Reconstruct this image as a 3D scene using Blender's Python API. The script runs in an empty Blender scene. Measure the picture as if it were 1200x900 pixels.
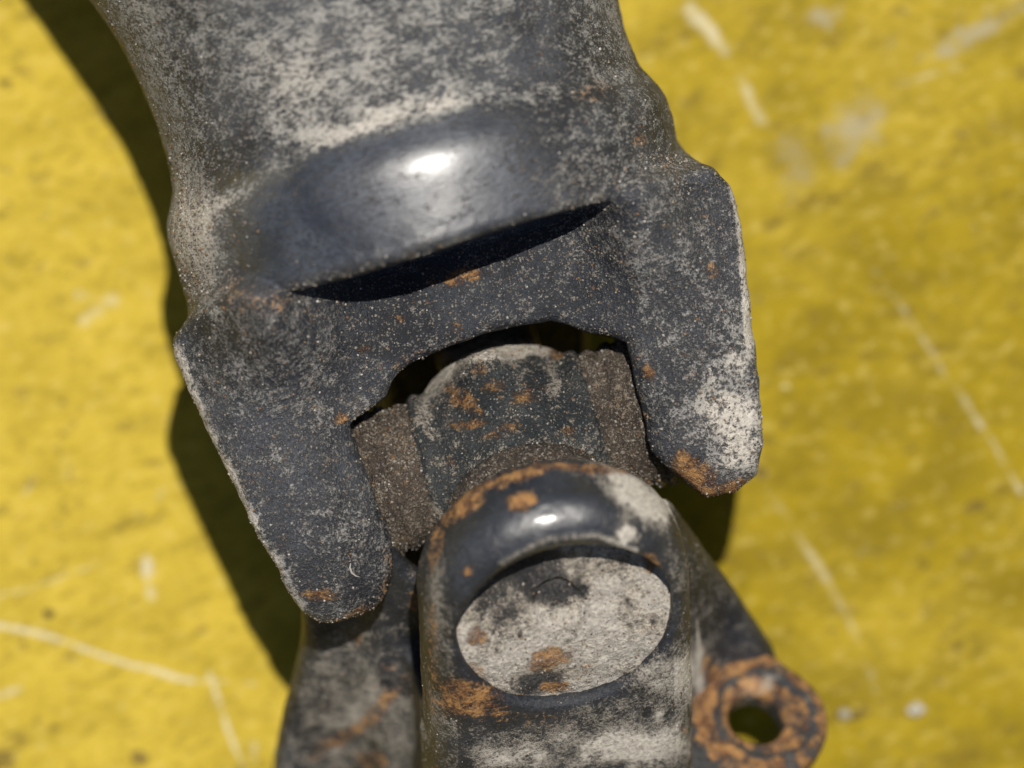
import bpy, math
import numpy as np
from mathutils import Vector, Euler

# ---------------------------------------------------------------- units
S = 0.0001            # one design unit = 0.1 mm
H = 400.0             # height of the joint centre over the tabletop (design units)
DCAM = 11000.0        # camera distance to the joint centre
R = math.radians

# ---------------------------------------------------------------- camera, sky, sun, exposure
scene = bpy.context.scene
cam_d = bpy.data.cameras.new("camera")
cam = bpy.data.objects.new("camera", cam_d)
scene.collection.objects.link(cam)
cam.location = (0, 0, (DCAM + H) * S)
cam.rotation_euler = (0, 0, 0)
cam_d.sensor_width = 36.0
cam_d.lens = 36.0 * DCAM / 1200.0
cam_d.clip_start = 0.01
cam_d.clip_end = 50.0
cam_d.dof.use_dof = True
cam_d.dof.focus_distance = (DCAM - 112.0) * S
cam_d.dof.aperture_fstop = 10.0
scene.camera = cam

SUN_TO = Vector((0.052, 0.214, 0.975)).normalized()
world = bpy.data.worlds.new("World")
scene.world = world
world.use_nodes = True
wnt = world.node_tree
bg = wnt.nodes["Background"]
sky = wnt.nodes.new("ShaderNodeTexSky")
sky.sky_type = 'NISHITA'
sky.sun_disc = False
sky.sun_elevation = math.asin(SUN_TO.z)
sky.sun_rotation = math.atan2(SUN_TO.x, SUN_TO.y)
wnt.links.new(sky.outputs[0], bg.inputs[0])
bg.inputs[1].default_value = 0.05

sun_d = bpy.data.lights.new("sun", 'SUN')
sun_d.energy = 4.8
sun_d.angle = R(0.55)
sun_d.color = (1.0, 0.95, 0.87)
sun = bpy.data.objects.new("sun", sun_d)
scene.collection.objects.link(sun)
sun.rotation_euler = SUN_TO.to_track_quat('Z', 'Y').to_euler()
sun.location = (0, 0, 2)

scene.view_settings.view_transform = 'Standard'
scene.view_settings.look = 'None'
scene.view_settings.exposure = 0.0
scene.view_settings.gamma = 1.0

# ---------------------------------------------------------------- frames
CX, CY = 602.0, 523.0                       # joint centre in the 1200 x 900 frame
uh = np.array([0.9636, 0.2673, 0.0])        # along the horizontal trunnions
vh = np.array([-0.2673, 0.9636, 0.0])       # along the upper shaft
wh = np.array([0.0, 0.0, 1.0])
q = math.sqrt(0.5)
Th = -q * vh + q * wh                       # trunnion that carries the lower yoke
Eh0 = q * vh + q * wh
ph = R(9.4)
Ah = math.cos(ph) * uh - math.sin(ph) * Eh0
Eh = math.cos(ph) * Eh0 + math.sin(ph) * uh
C0 = np.array([CX - 600.0, 450.0 - CY, 0.0])

def unproj(px, py, w):
    """photo pixel at height w (design units over the joint centre) -> X, Y"""
    k = (DCAM - w) / DCAM
    return (px - 600.0) * k, (450.0 - py) * k

def UV(pts, w=0.0):
    out = []
    for px, py in pts:
        x, y = unproj(px, py, w)
        d = np.array([x, y, w]) - C0
        out.append((float(d @ uh), float(d @ vh)))
    return np.array(out)

def to_img(P):
    """X, Y, w (design units) -> photo pixel"""
    k = DCAM / (DCAM - P[:, 2])
    return 600.0 + P[:, 0] * k, 450.0 - P[:, 1] * k

# ---------------------------------------------------------------- numpy noise
def lattice(ix, iy, iz, seed):
    h = (ix.astype(np.int64) * 73856093) ^ (iy.astype(np.int64) * 19349663) ^ (iz.astype(np.int64) * 83492791) ^ (seed * 2654435)
    h = (h ^ (h >> 13)) * 1274126177
    h = h ^ (h >> 16)
    return ((h & 0xFFFFFF).astype(np.float64) / float(0xFFFFFF))

def vnoise(P, scale, seed=0):
    Q = P / scale
    I = np.floor(Q).astype(np.int64)
    f = Q - I
    f = f * f * (3 - 2 * f)
    r = np.zeros(len(P))
    for dx in (0, 1):
        wx = f[:, 0] if dx else 1 - f[:, 0]
        for dy in (0, 1):
            wy = f[:, 1] if dy else 1 - f[:, 1]
            for dz in (0, 1):
                wz = f[:, 2] if dz else 1 - f[:, 2]
                r += wx * wy * wz * lattice(I[:, 0] + dx, I[:, 1] + dy, I[:, 2] + dz, seed)
    return r

def fbm(P, scale, seed=0, octs=3):
    r = 0; a = 1.0; t = 0
    for o in range(octs):
        r = r + a * vnoise(P + 17.3 * o, scale / (2 ** o), seed + o); t += a; a *= 0.55
    return r / t

def sstep(x, a, b):
    t = np.clip((x - a) / (b - a), 0, 1)
    return t * t * (3 - 2 * t)

# ---------------------------------------------------------------- SDF tools
def poly_sdf(X, Y, pts):
    d = np.full(X.shape, 1e18)
    sgn = np.ones(X.shape)
    n = len(pts)
    for i in range(n):
        ax, ay = pts[i]; bx, by = pts[i - 1]
        ex, ey = bx - ax, by - ay
        wx, wy = X - ax, Y - ay
        t = np.clip((wx * ex + wy * ey) / (ex * ex + ey * ey), 0, 1)
        d = np.minimum(d, (wx - ex * t) ** 2 + (wy - ey * t) ** 2)
        c1 = Y >= ay; c2 = Y < by; c3 = ex * wy > ey * wx
        flip = (c1 & c2 & c3) | (~c1 & ~c2 & ~c3)
        sgn = np.where(flip, -sgn, sgn)
    return sgn * np.sqrt(d)

def extrude(d2, dz, r):
    a = d2 + r; b = dz + r
    return np.sqrt(np.maximum(a, 0) ** 2 + np.maximum(b, 0) ** 2) + np.minimum(np.maximum(a, b), 0) - r

def smin(a, b, k):
    h = np.maximum(k - np.abs(a - b), 0) / k
    return np.minimum(a, b) - h * h * k * 0.25

def smax(a, b, k):
    return -smin(-a, -b, k)

def surface_nets(F, o, h):
    """closed quad mesh of F = 0; vertices pulled onto the surface"""
    nx, ny, nz = F.shape
    ins = F < 0
    c = [ins[dx:nx - 1 + dx, dy:ny - 1 + dy, dz:nz - 1 + dz] for dx in (0, 1) for dy in (0, 1) for dz in (0, 1)]
    anyc = c[0].copy(); allc = c[0].copy()
    for m in c[1:]:
        anyc |= m; allc &= m
    act = anyc & ~allc
    idx = np.argwhere(act)
    vid = np.full(act.shape, -1, np.int64)
    vid[act] = np.arange(len(idx))
    acc = np.zeros((len(idx), 3)); cnt = np.zeros(len(idx))
    I, J, K = idx[:, 0], idx[:, 1], idx[:, 2]
    for ax in range(3):
        for p in (0, 1):
            for s in (0, 1):
                off = [0, 0, 0]; o1, o2 = [k for k in range(3) if k != ax]
                off[o1] = p; off[o2] = s
                off2 = list(off); off2[ax] = 1
                f0 = F[I + off[0], J + off[1], K + off[2]]
                f1 = F[I + off2[0], J + off2[1], K + off2[2]]
                m = (f0 < 0) != (f1 < 0)
                t = np.where(m, f0 / np.where(m, f0 - f1, 1), 0)
                pos = np.tile(np.array(off, float), (len(idx), 1))
                pos[:, ax] = t
                acc[m] += pos[m]; cnt[m] += 1
    V = (idx + acc / cnt[:, None])
    # one projection step along the trilinear gradient
    def tri(V):
        i = np.clip(np.floor(V).astype(int), 0, np.array(F.shape) - 2)
        f = V - i
        r = 0
        for dx in (0, 1):
            for dy in (0, 1):
                for dz in (0, 1):
                    w = (f[:, 0] if dx else 1 - f[:, 0]) * (f[:, 1] if dy else 1 - f[:, 1]) * (f[:, 2] if dz else 1 - f[:, 2])
                    r = r + w * F[i[:, 0] + dx, i[:, 1] + dy, i[:, 2] + dz]
        return r
    for it in range(2):
        f0 = tri(V) / h
        g = np.stack([(tri(V + e) - tri(V - e)) / h for e in np.eye(3) * 0.5], 1)
        V = V - np.clip(f0[:, None] * g / np.maximum((g * g).sum(1, keepdims=True), 0.2), -0.6, 0.6)
    quads = []
    for ax in range(3):
        o1, o2 = (ax + 1) % 3, (ax + 2) % 3
        sl0 = [slice(None)] * 3; sl1 = [slice(None)] * 3
        sl0[ax] = slice(0, -1); sl1[ax] = slice(1, None)
        a = ins[tuple(sl0)]; b = ins[tuple(sl1)]
        e = np.argwhere(a != b)
        e = e[(e[:, o1] > 0) & (e[:, o2] > 0) & (e[:, o1] < F.shape[o1] - 1) & (e[:, o2] < F.shape[o2] - 1)]
        q4 = []
        for (p, s) in ((-1, -1), (0, -1), (0, 0), (-1, 0)):
            cc = e.copy(); cc[:, o1] += p; cc[:, o2] += s
            q4.append(vid[cc[:, 0], cc[:, 1], cc[:, 2]])
        q4 = np.stack(q4, 1)
        fl = b[tuple(e.T)]           # inside on the far side -> flip
        q4[fl] = q4[fl][:, ::-1]
        quads.append(q4)
    Q = np.concatenate(quads)
    Q = Q[(Q >= 0).all(1)]
    return V * h + np.array(o), Q

def vnormals(V, Q):
    n = np.cross(V[Q[:, 2]] - V[Q[:, 0]], V[Q[:, 3]] - V[Q[:, 1]]) if Q.shape[1] == 4 else np.cross(V[Q[:, 1]] - V[Q[:, 0]], V[Q[:, 2]] - V[Q[:, 0]])
    N = np.zeros_like(V)
    for k in range(Q.shape[1]):
        for a in range(3):
            N[:, a] += np.bincount(Q[:, k], n[:, a], len(V))
    return N / np.maximum(np.linalg.norm(N, axis=1, keepdims=True), 1e-12)

# ---------------------------------------------------------------- object helpers
def link_mesh(name, V, Q, mat, parent=None, attrs=None, normals=None, smooth=True, base=None, flip=False):
    """V in design units (X, Y, w); Q (n, 3|4) faces"""
    me = bpy.data.meshes.new(name)
    base = np.zeros(3) if base is None else np.array(base)
    W = (V - base) * S
    me.vertices.add(len(V)); me.vertices.foreach_set("co", W.astype(np.float32).ravel())
    k = Q.shape[1]
    me.loops.add(len(Q) * k); me.loops.foreach_set("vertex_index", Q.astype(np.int32).ravel())
    me.polygons.add(len(Q)); me.polygons.foreach_set("loop_start", np.arange(0, len(Q) * k, k, dtype=np.int32))
    me.update(calc_edges=True)
    me.polygons.foreach_set("use_smooth", np.full(len(Q), smooth))
    for an, av in (attrs or {}).items():
        if av.ndim == 2:
            a = me.attributes.new(an, 'FLOAT_VECTOR', 'POINT'); a.data.foreach_set("vector", av.astype(np.float32).ravel())
        else:
            a = me.attributes.new(an, 'FLOAT', 'POINT'); a.data.foreach_set("value", av.astype(np.float32))
    if normals is not None:
        me.normals_split_custom_set_from_vertices(normals.astype(np.float32).tolist())
    me.materials.append(mat)
    o = bpy.data.objects.new(name, me)
    scene.collection.objects.link(o)
    if parent is not None:
        o.parent = parent
    return o

def subset(V, Q, keep, attrs, N):
    Qk = Q[keep]
    used, inv = np.unique(Qk, return_inverse=True)
    return V[used], inv.reshape(Qk.shape), {k: a[used] for k, a in attrs.items()}, N[used]

# ---------------------------------------------------------------- blots: worn, rusty and dusty patches
def blot(P, cx, cy, rx, ry, rot=0.0, soft=0.5, seed=1, rag=0.5):
    ix, iy = to_img(P)
    c, s = math.cos(R(rot)), math.sin(R(rot))
    dx, dy = ix - cx, iy - cy
    a = (dx * c + dy * s) / rx; b = (-dx * s + dy * c) / ry
    d = np.sqrt(a * a + b * b) + (fbm(P, min(rx, ry) * 1.1, seed) - 0.5) * rag * 2
    return 1 - sstep(d, 1 - soft, 1 + soft)

def stroke(ix, iy, pts, width, soft=0.5):
    d = np.full(ix.shape, 1e9)
    for i in range(len(pts) - 1):
        ax, ay = pts[i]; bx, by = pts[i + 1]
        ex, ey = bx - ax, by - ay
        t = np.clip(((ix - ax) * ex + (iy - ay) * ey) / (ex * ex + ey * ey), 0, 1)
        d = np.minimum(d, np.hypot(ix - ax - ex * t, iy - ay - ey * t))
    return 1 - sstep(d / width, 1 - soft, 1 + soft)

# ---------------------------------------------------------------- materials
def nn(nt, t, **kw):
    n = nt.nodes.new(t)
    for k, v in kw.items():
        setattr(n, k, v)
    return n

class NB:
    """small node-tree builder"""
    def __init__(s, name):
        s.m = bpy.data.materials.new(name); s.m.use_nodes = True
        s.nt = s.m.node_tree; s.b = s.nt.nodes["Principled BSDF"]
    def link(s, a, b): s.nt.links.new(a, b)
    def val(s, sock, v):
        if hasattr(v, "is_linked") or isinstance(v, bpy.types.NodeSocket): s.link(v, sock)
        else: sock.default_value = v
    def math(s, op, a, b=0.0, c=0.0, clamp=False):
        n = nn(s.nt, "ShaderNodeMath", operation=op, use_clamp=clamp)
        s.val(n.inputs[0], a); s.val(n.inputs[1], b)
        if op in ('MULTIPLY_ADD',): s.val(n.inputs[2], c)
        return n.outputs[0]
    def coord(s, scale=(1, 1, 1), rot=(0, 0, 0)):
        tc = nn(s.nt, "ShaderNodeTexCoord")
        mp = nn(s.nt, "ShaderNodeMapping")
        mp.inputs["Rotation"].default_value = rot
        mp.inputs["Scale"].default_value = tuple(100.0 * k for k in scale)
        pre = nn(s.nt, "ShaderNodeVectorRotate", rotation_type='Z_AXIS')
        pre.inputs["Angle"].default_value = rot[2]
        mp.inputs["Rotation"].default_value = (0, 0, 0)
        s.link(tc.outputs["Object"], pre.inputs["Vector"]); s.link(pre.outputs[0], mp.inputs["Vector"])
        return mp.outputs[0]
    def noise(s, co, scale, detail=3.0, rough=0.55, dist=0.0):
        n = nn(s.nt, "ShaderNodeTexNoise")
        s.link(co, n.inputs["Vector"])
        n.inputs["Scale"].default_value = scale; n.inputs["Detail"].default_value = detail
        n.inputs["Roughness"].default_value = rough; n.inputs["Distortion"].default_value = dist
        return n.outputs["Fac"]
    def voro(s, co, scale, feature='F1', rnd=1.0):
        n = nn(s.nt, "ShaderNodeTexVoronoi", feature=feature)
        s.link(co, n.inputs["Vector"]); n.inputs["Scale"].default_value = scale
        n.inputs["Randomness"].default_value = rnd
        return n
    def attr(s, name):
        n = nn(s.nt, "ShaderNodeAttribute"); n.attribute_name = name
        return n.outputs["Fac"]
    def ramp(s, x, a, b, lo=0.0, hi=1.0):
        n = nn(s.nt, "ShaderNodeMapRange", interpolation_type='SMOOTHSTEP')
        s.val(n.inputs[0], x); n.inputs[1].default_value = a; n.inputs[2].default_value = b
        n.inputs[3].default_value = lo; n.inputs[4].default_value = hi
        return n.outputs[0]
    def mix(s, f, a, b, mode='MIX'):
        n = nn(s.nt, "ShaderNodeMix", data_type='RGBA', blend_type=mode)
        s.val(n.inputs[0], f)
        for sk, v in ((n.inputs[6], a), (n.inputs[7], b)):
            if isinstance(v, tuple): sk.default_value = (*v, 1.0) if len(v) == 3 else v
            else: s.link(v, sk)
        return n.outputs[2]
    def mixf(s, f, a, b):
        n = nn(s.nt, "ShaderNodeMix", data_type='FLOAT')
        s.val(n.inputs[0], f); s.val(n.inputs[2], a); s.val(n.inputs[3], b)
        return n.outputs[0]
    def bump(s, h, dist, strength=1.0, normal=None):
        n = nn(s.nt, "ShaderNodeBump")
        n.inputs["Strength"].default_value = strength; n.inputs["Distance"].default_value = dist
        s.link(h, n.inputs["Height"])
        if normal is not None: s.link(normal, n.inputs["Normal"])
        return n.outputs[0]

def steel_material(name, paint=(0.018, 0.021, 0.028), paint2=(0.045, 0.052, 0.066), dustc=(0.36, 0.33, 0.28),
                   dust2=(0.20, 0.18, 0.155), stretch=(1, 1, 1), speck=1.0, grain=1.0, mott=1.0):
    """old black-painted forging: paint, settled dust, rust and grit, steered by the wear attributes"""
    nb = NB(name)
    co = nb.coord()
    cs = nb.coord(scale=stretch, rot=(0, 0, -R(15.5)))
    dust, rust, gloss = nb.attr("dust"), nb.attr("rust"), nb.attr("gloss")
    big = nb.noise(co, 1.3, 4.0)
    med = nb.noise(cs, 5.5, 5.0, 0.62)
    fin = nb.noise(cs, 21.0, 4.0, 0.68)
    tiny = nb.noise(co, 60.0, 2.0, 0.6)
    # paint
    col = nb.mix(nb.ramp(big, 0.38, 0.62), paint, paint2)
    col = nb.mix(nb.ramp(fin, 0.42, 0.60, 0.0, 0.75), col, (0.010, 0.011, 0.014))
    # dust
    s1 = nb.math('ADD', nb.math('MULTIPLY', nb.math('SUBTRACT', med, 0.5), 1.5 * mott), nb.math('MULTIPLY', nb.math('SUBTRACT', fin, 0.5), 2.3 * mott))
    s1 = nb.math('ADD', s1, nb.math('MULTIPLY', nb.math('SUBTRACT', tiny, 0.5), 0.9 * mott))
    s1 = nb.math('ADD', s1, dust)
    dmask = nb.ramp(s1, 0.36, 0.88)
    dcol = nb.mix(nb.ramp(tiny, 0.35, 0.65), dust2, dustc)
    dcol = nb.mix(nb.ramp(dust, 0.65, 1.0), dcol, nb.mix(nb.ramp(fin, 0.35, 0.7), (0.42, 0.385, 0.335), (0.70, 0.65, 0.57)))
    col = nb.mix(nb.math('MULTIPLY', dmask, 0.92), col, dcol)
    # rust
    r1 = nb.math('ADD', rust, nb.math('MULTIPLY', nb.math('SUBTRACT', fin, 0.5), 2.2))
    r1 = nb.math('ADD', r1, nb.math('MULTIPLY', nb.math('SUBTRACT', med, 0.5), 1.2))
    rmask = nb.ramp(r1, 0.36, 1.0)
    rcol = nb.mix(nb.ramp(med, 0.42, 0.6), (0.13, 0.055, 0.027), (0.42, 0.215, 0.075))
    rcol = nb.mix(nb.ramp(tiny, 0.5, 0.72), rcol, (0.52, 0.34, 0.17))
    col = nb.mix(nb.math('MULTIPLY', rmask, 0.88), col, rcol)
    # grit specks: pale, tan and rusty
    v = nb.voro(co, 13.0)
    sep = nn(nb.nt, "ShaderNodeSeparateColor"); nb.link(v.outputs["Color"], sep.inputs[0])
    rad = nb.ramp(sep.outputs[1], 0.0, 1.0, 0.07, 0.27)
    sp = nb.math('MULTIPLY', nb.math('LESS_THAN', v.outputs["Distance"], rad), nb.math('GREATER_THAN', sep.outputs[0], 0.72))
    v2 = nb.voro(co, 27.0)
    sep2 = nn(nb.nt, "ShaderNodeSeparateColor"); nb.link(v2.outputs["Color"], sep2.inputs[0])
    sp2 = nb.math('MULTIPLY', nb.math('LESS_THAN', v2.outputs["Distance"], 0.34), nb.math('GREATER_THAN', sep2.outputs[0], 0.62))
    ng = nb.math('SUBTRACT', 1.0, nb.math('MULTIPLY', gloss, 0.93))
    spc = nb.mix(nb.math('GREATER_THAN', sep.outputs[2], 0.8), (0.40, 0.36, 0.30), (0.30, 0.14, 0.06))
    col = nb.mix(nb.math('MULTIPLY', nb.math('MULTIPLY', sp, ng), 0.55 * speck), col, spc)
    col = nb.mix(nb.math('MULTIPLY', nb.math('MULTIPLY', sp2, ng), 0.35 * speck), col, nb.mix(sep2.outputs[1], (0.14, 0.12, 0.10), (0.55, 0.51, 0.44)))
    nb.link(col, nb.b.inputs["Base Color"])
    dirt = nb.math('MAXIMUM', dmask, rmask)
    rg = nb.mixf(dirt, nb.mixf(gloss, 0.52, 0.40), 0.92)
    nb.link(nb.math('ADD', rg, nb.math('MULTIPLY', nb.math('SUBTRACT', med, 0.5), 0.22), clamp=True), nb.b.inputs["Roughness"])
    nb.link(nb.mixf(dirt, nb.mixf(gloss, 0.40, 0.95), 0.12), nb.b.inputs["Specular IOR Level"])
    nb.link(nb.math('MULTIPLY', nb.ramp(gloss, 0.45, 1.0), nb.math('SUBTRACT', 1.0, dirt)), nb.b.inputs["Coat Weight"])
    nb.b.inputs["Coat Roughness"].default_value = 0.26
    # relief
    hg = nb.math('MULTIPLY_ADD', fin, 1.2, nb.math('MULTIPLY', tiny, 0.35))
    hg = nb.math('ADD', hg, nb.math('MULTIPLY', dmask, 0.30))
    hg = nb.math('ADD', hg, nb.math('MULTIPLY', sp, 0.55))
    hg = nb.math('ADD', hg, nb.math('MULTIPLY', rmask, 0.25))
    amp = nb.mixf(nb.math('MULTIPLY', gloss, nb.math('SUBTRACT', 1.0, dirt)), 1.0, 0.22)
    n1 = nb.bump(nb.math('MULTIPLY', hg, amp), 0.00030 * grain, 1.0)
    n2 = nb.bump(nb.math('MULTIPLY', nb.noise(cs, 2.6, 3.0), nb.mixf(gloss, 1.0, 0.35)), 0.00035, 0.6, n1)
    nb.link(n2, nb.b.inputs["Normal"])
    return nb.m

M_TUBE = steel_material("dusty_black_tube_steel", paint=(0.022, 0.025, 0.033), paint2=(0.06, 0.066, 0.08), dustc=(0.37, 0.36, 0.325), dust2=(0.25, 0.25, 0.245), stretch=(0.62, 1.3, 1.0), speck=0.4, grain=0.8, mott=1.0)
M_FORGE = steel_material("gritty_black_forging", paint=(0.014, 0.0165, 0.022), paint2=(0.034, 0.040, 0.050), dustc=(0.32, 0.31, 0.29), dust2=(0.16, 0.16, 0.16), mott=0.95, speck=0.7)
M_LOWER = steel_material("worn_black_yoke_paint", paint=(0.012, 0.014, 0.020), paint2=(0.03, 0.034, 0.042), speck=0.12, grain=0.55, mott=0.6)
M_CROSS = steel_material("weathered_cross_steel", paint=(0.018, 0.024, 0.027), paint2=(0.05, 0.058, 0.060), grain=1.4, mott=1.2)
M_SEAL = steel_material("mud_caked_seal", paint=(0.045, 0.034, 0.025), paint2=(0.085, 0.065, 0.048), dustc=(0.30, 0.255, 0.20), dust2=(0.125, 0.10, 0.08), grain=1.3, mott=1.25)
M_CAP = steel_material("dust_packed_cap", paint=(0.035, 0.035, 0.036), paint2=(0.09, 0.085, 0.08), dustc=(0.66, 0.59, 0.49), dust2=(0.50, 0.44, 0.36), speck=0.3, grain=1.6, mott=0.45)
M_LUG = steel_material("rusted_lug_steel", paint=(0.03, 0.033, 0.038), paint2=(0.07, 0.07, 0.07), speck=0.2, grain=0.9)

def grain_material():
    nb = NB("sand_grains")
    n = nn(nb.nt, "ShaderNodeAttribute"); n.attribute_name = "tint"
    nb.link(n.outputs["Vector"], nb.b.inputs["Base Color"])
    nb.b.inputs["Roughness"].default_value = 0.65
    nb.b.inputs["Specular IOR Level"].default_value = 0.4
    return nb.m
M_GRAIN = grain_material()

def paint_material():
    nb = NB("scuffed_yellow_paint")
    co = nb.coord()
    cs = nb.coord(scale=(0.75, 1.2, 1), rot=(0, 0, -R(18)))
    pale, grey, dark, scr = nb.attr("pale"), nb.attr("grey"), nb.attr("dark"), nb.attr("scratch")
    big = nb.noise(co, 0.35, 3.0)
    mid = nb.noise(cs, 1.3, 6.0, 0.62, 0.3)
    fin = nb.noise(cs, 6.0, 6.0, 0.65)
    tiny = nb.noise(co, 26.0, 3.0)
    col = nb.mix(nb.ramp(mid, 0.35, 0.65), (0.200, 0.143, 0.003), (0.290, 0.208, 0.005))
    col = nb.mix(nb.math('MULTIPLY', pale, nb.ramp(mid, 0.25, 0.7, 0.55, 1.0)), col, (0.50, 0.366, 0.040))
    fine_w = nb.ramp(fin, 0.50, 0.68)
    col = nb.mix(nb.math('MULTIPLY', fine_w, 0.52), col, (0.17, 0.132, 0.028))
    col = nb.mix(nb.math('MULTIPLY', nb.ramp(fin, 0.46, 0.32), 0.38), col, (0.56, 0.44, 0.12))
    st = nb.noise(cs, 3.1, 5.0, 0.7)
    col = nb.mix(nb.math('MULTIPLY', nb.ramp(st, 0.54, 0.70), 0.68), col, (0.13, 0.088, 0.02))
    sp = nb.voro(co, 3.3)
    sc = nn(nb.nt, "ShaderNodeSeparateColor"); nb.link(sp.outputs["Color"], sc.inputs[0])
    spk = nb.math('MULTIPLY', nb.ramp(sp.outputs["Distance"], 0.19, 0.07), nb.math('GREATER_THAN', sc.outputs[0], 0.80))
    col = nb.mix(nb.math('MULTIPLY', spk, 0.55), col, (0.11, 0.08, 0.03))
    g = nb.ramp(nb.math('ADD', grey, nb.math('MULTIPLY', nb.math('SUBTRACT', fin, 0.5), 1.1)), 0.3, 0.95)
    col = nb.mix(nb.math('MULTIPLY', g, 0.7), col, (0.34, 0.30, 0.20))
    d = nb.ramp(nb.math('ADD', dark, nb.math('MULTIPLY', nb.math('SUBTRACT', fin, 0.5), 1.3)), 0.35, 0.95)
    col = nb.mix(nb.math('MULTIPLY', d, 0.75), col, (0.10, 0.065, 0.02))
    s = nb.ramp(nb.math('ADD', scr, nb.math('MULTIPLY', nb.math('SUBTRACT', fin, 0.5), 0.9)), 0.25, 0.9)
    col = nb.mix(nb.math('MULTIPLY', s, 0.8), col, (0.56, 0.50, 0.33))
    nb.link(col, nb.b.inputs["Base Color"])
    nb.link(nb.ramp(fin, 0.3, 0.7, 0.55, 0.85), nb.b.inputs["Roughness"])
    nb.b.inputs["Specular IOR Level"].default_value = 0.12
    h = nb.math('ADD', nb.math('MULTIPLY', fin, 0.5), nb.math('ADD', nb.math('MULTIPLY', mid, 1.2), nb.math('MULTIPLY', tiny, 0.12)))
    h = nb.math('SUBTRACT', h, nb.math('MULTIPLY', s, 0.4))
    nb.link(nb.bump(h, 0.0005, 0.16), nb.b.inputs["Normal"])
    return nb.m
M_YELLOW = paint_material()

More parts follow.
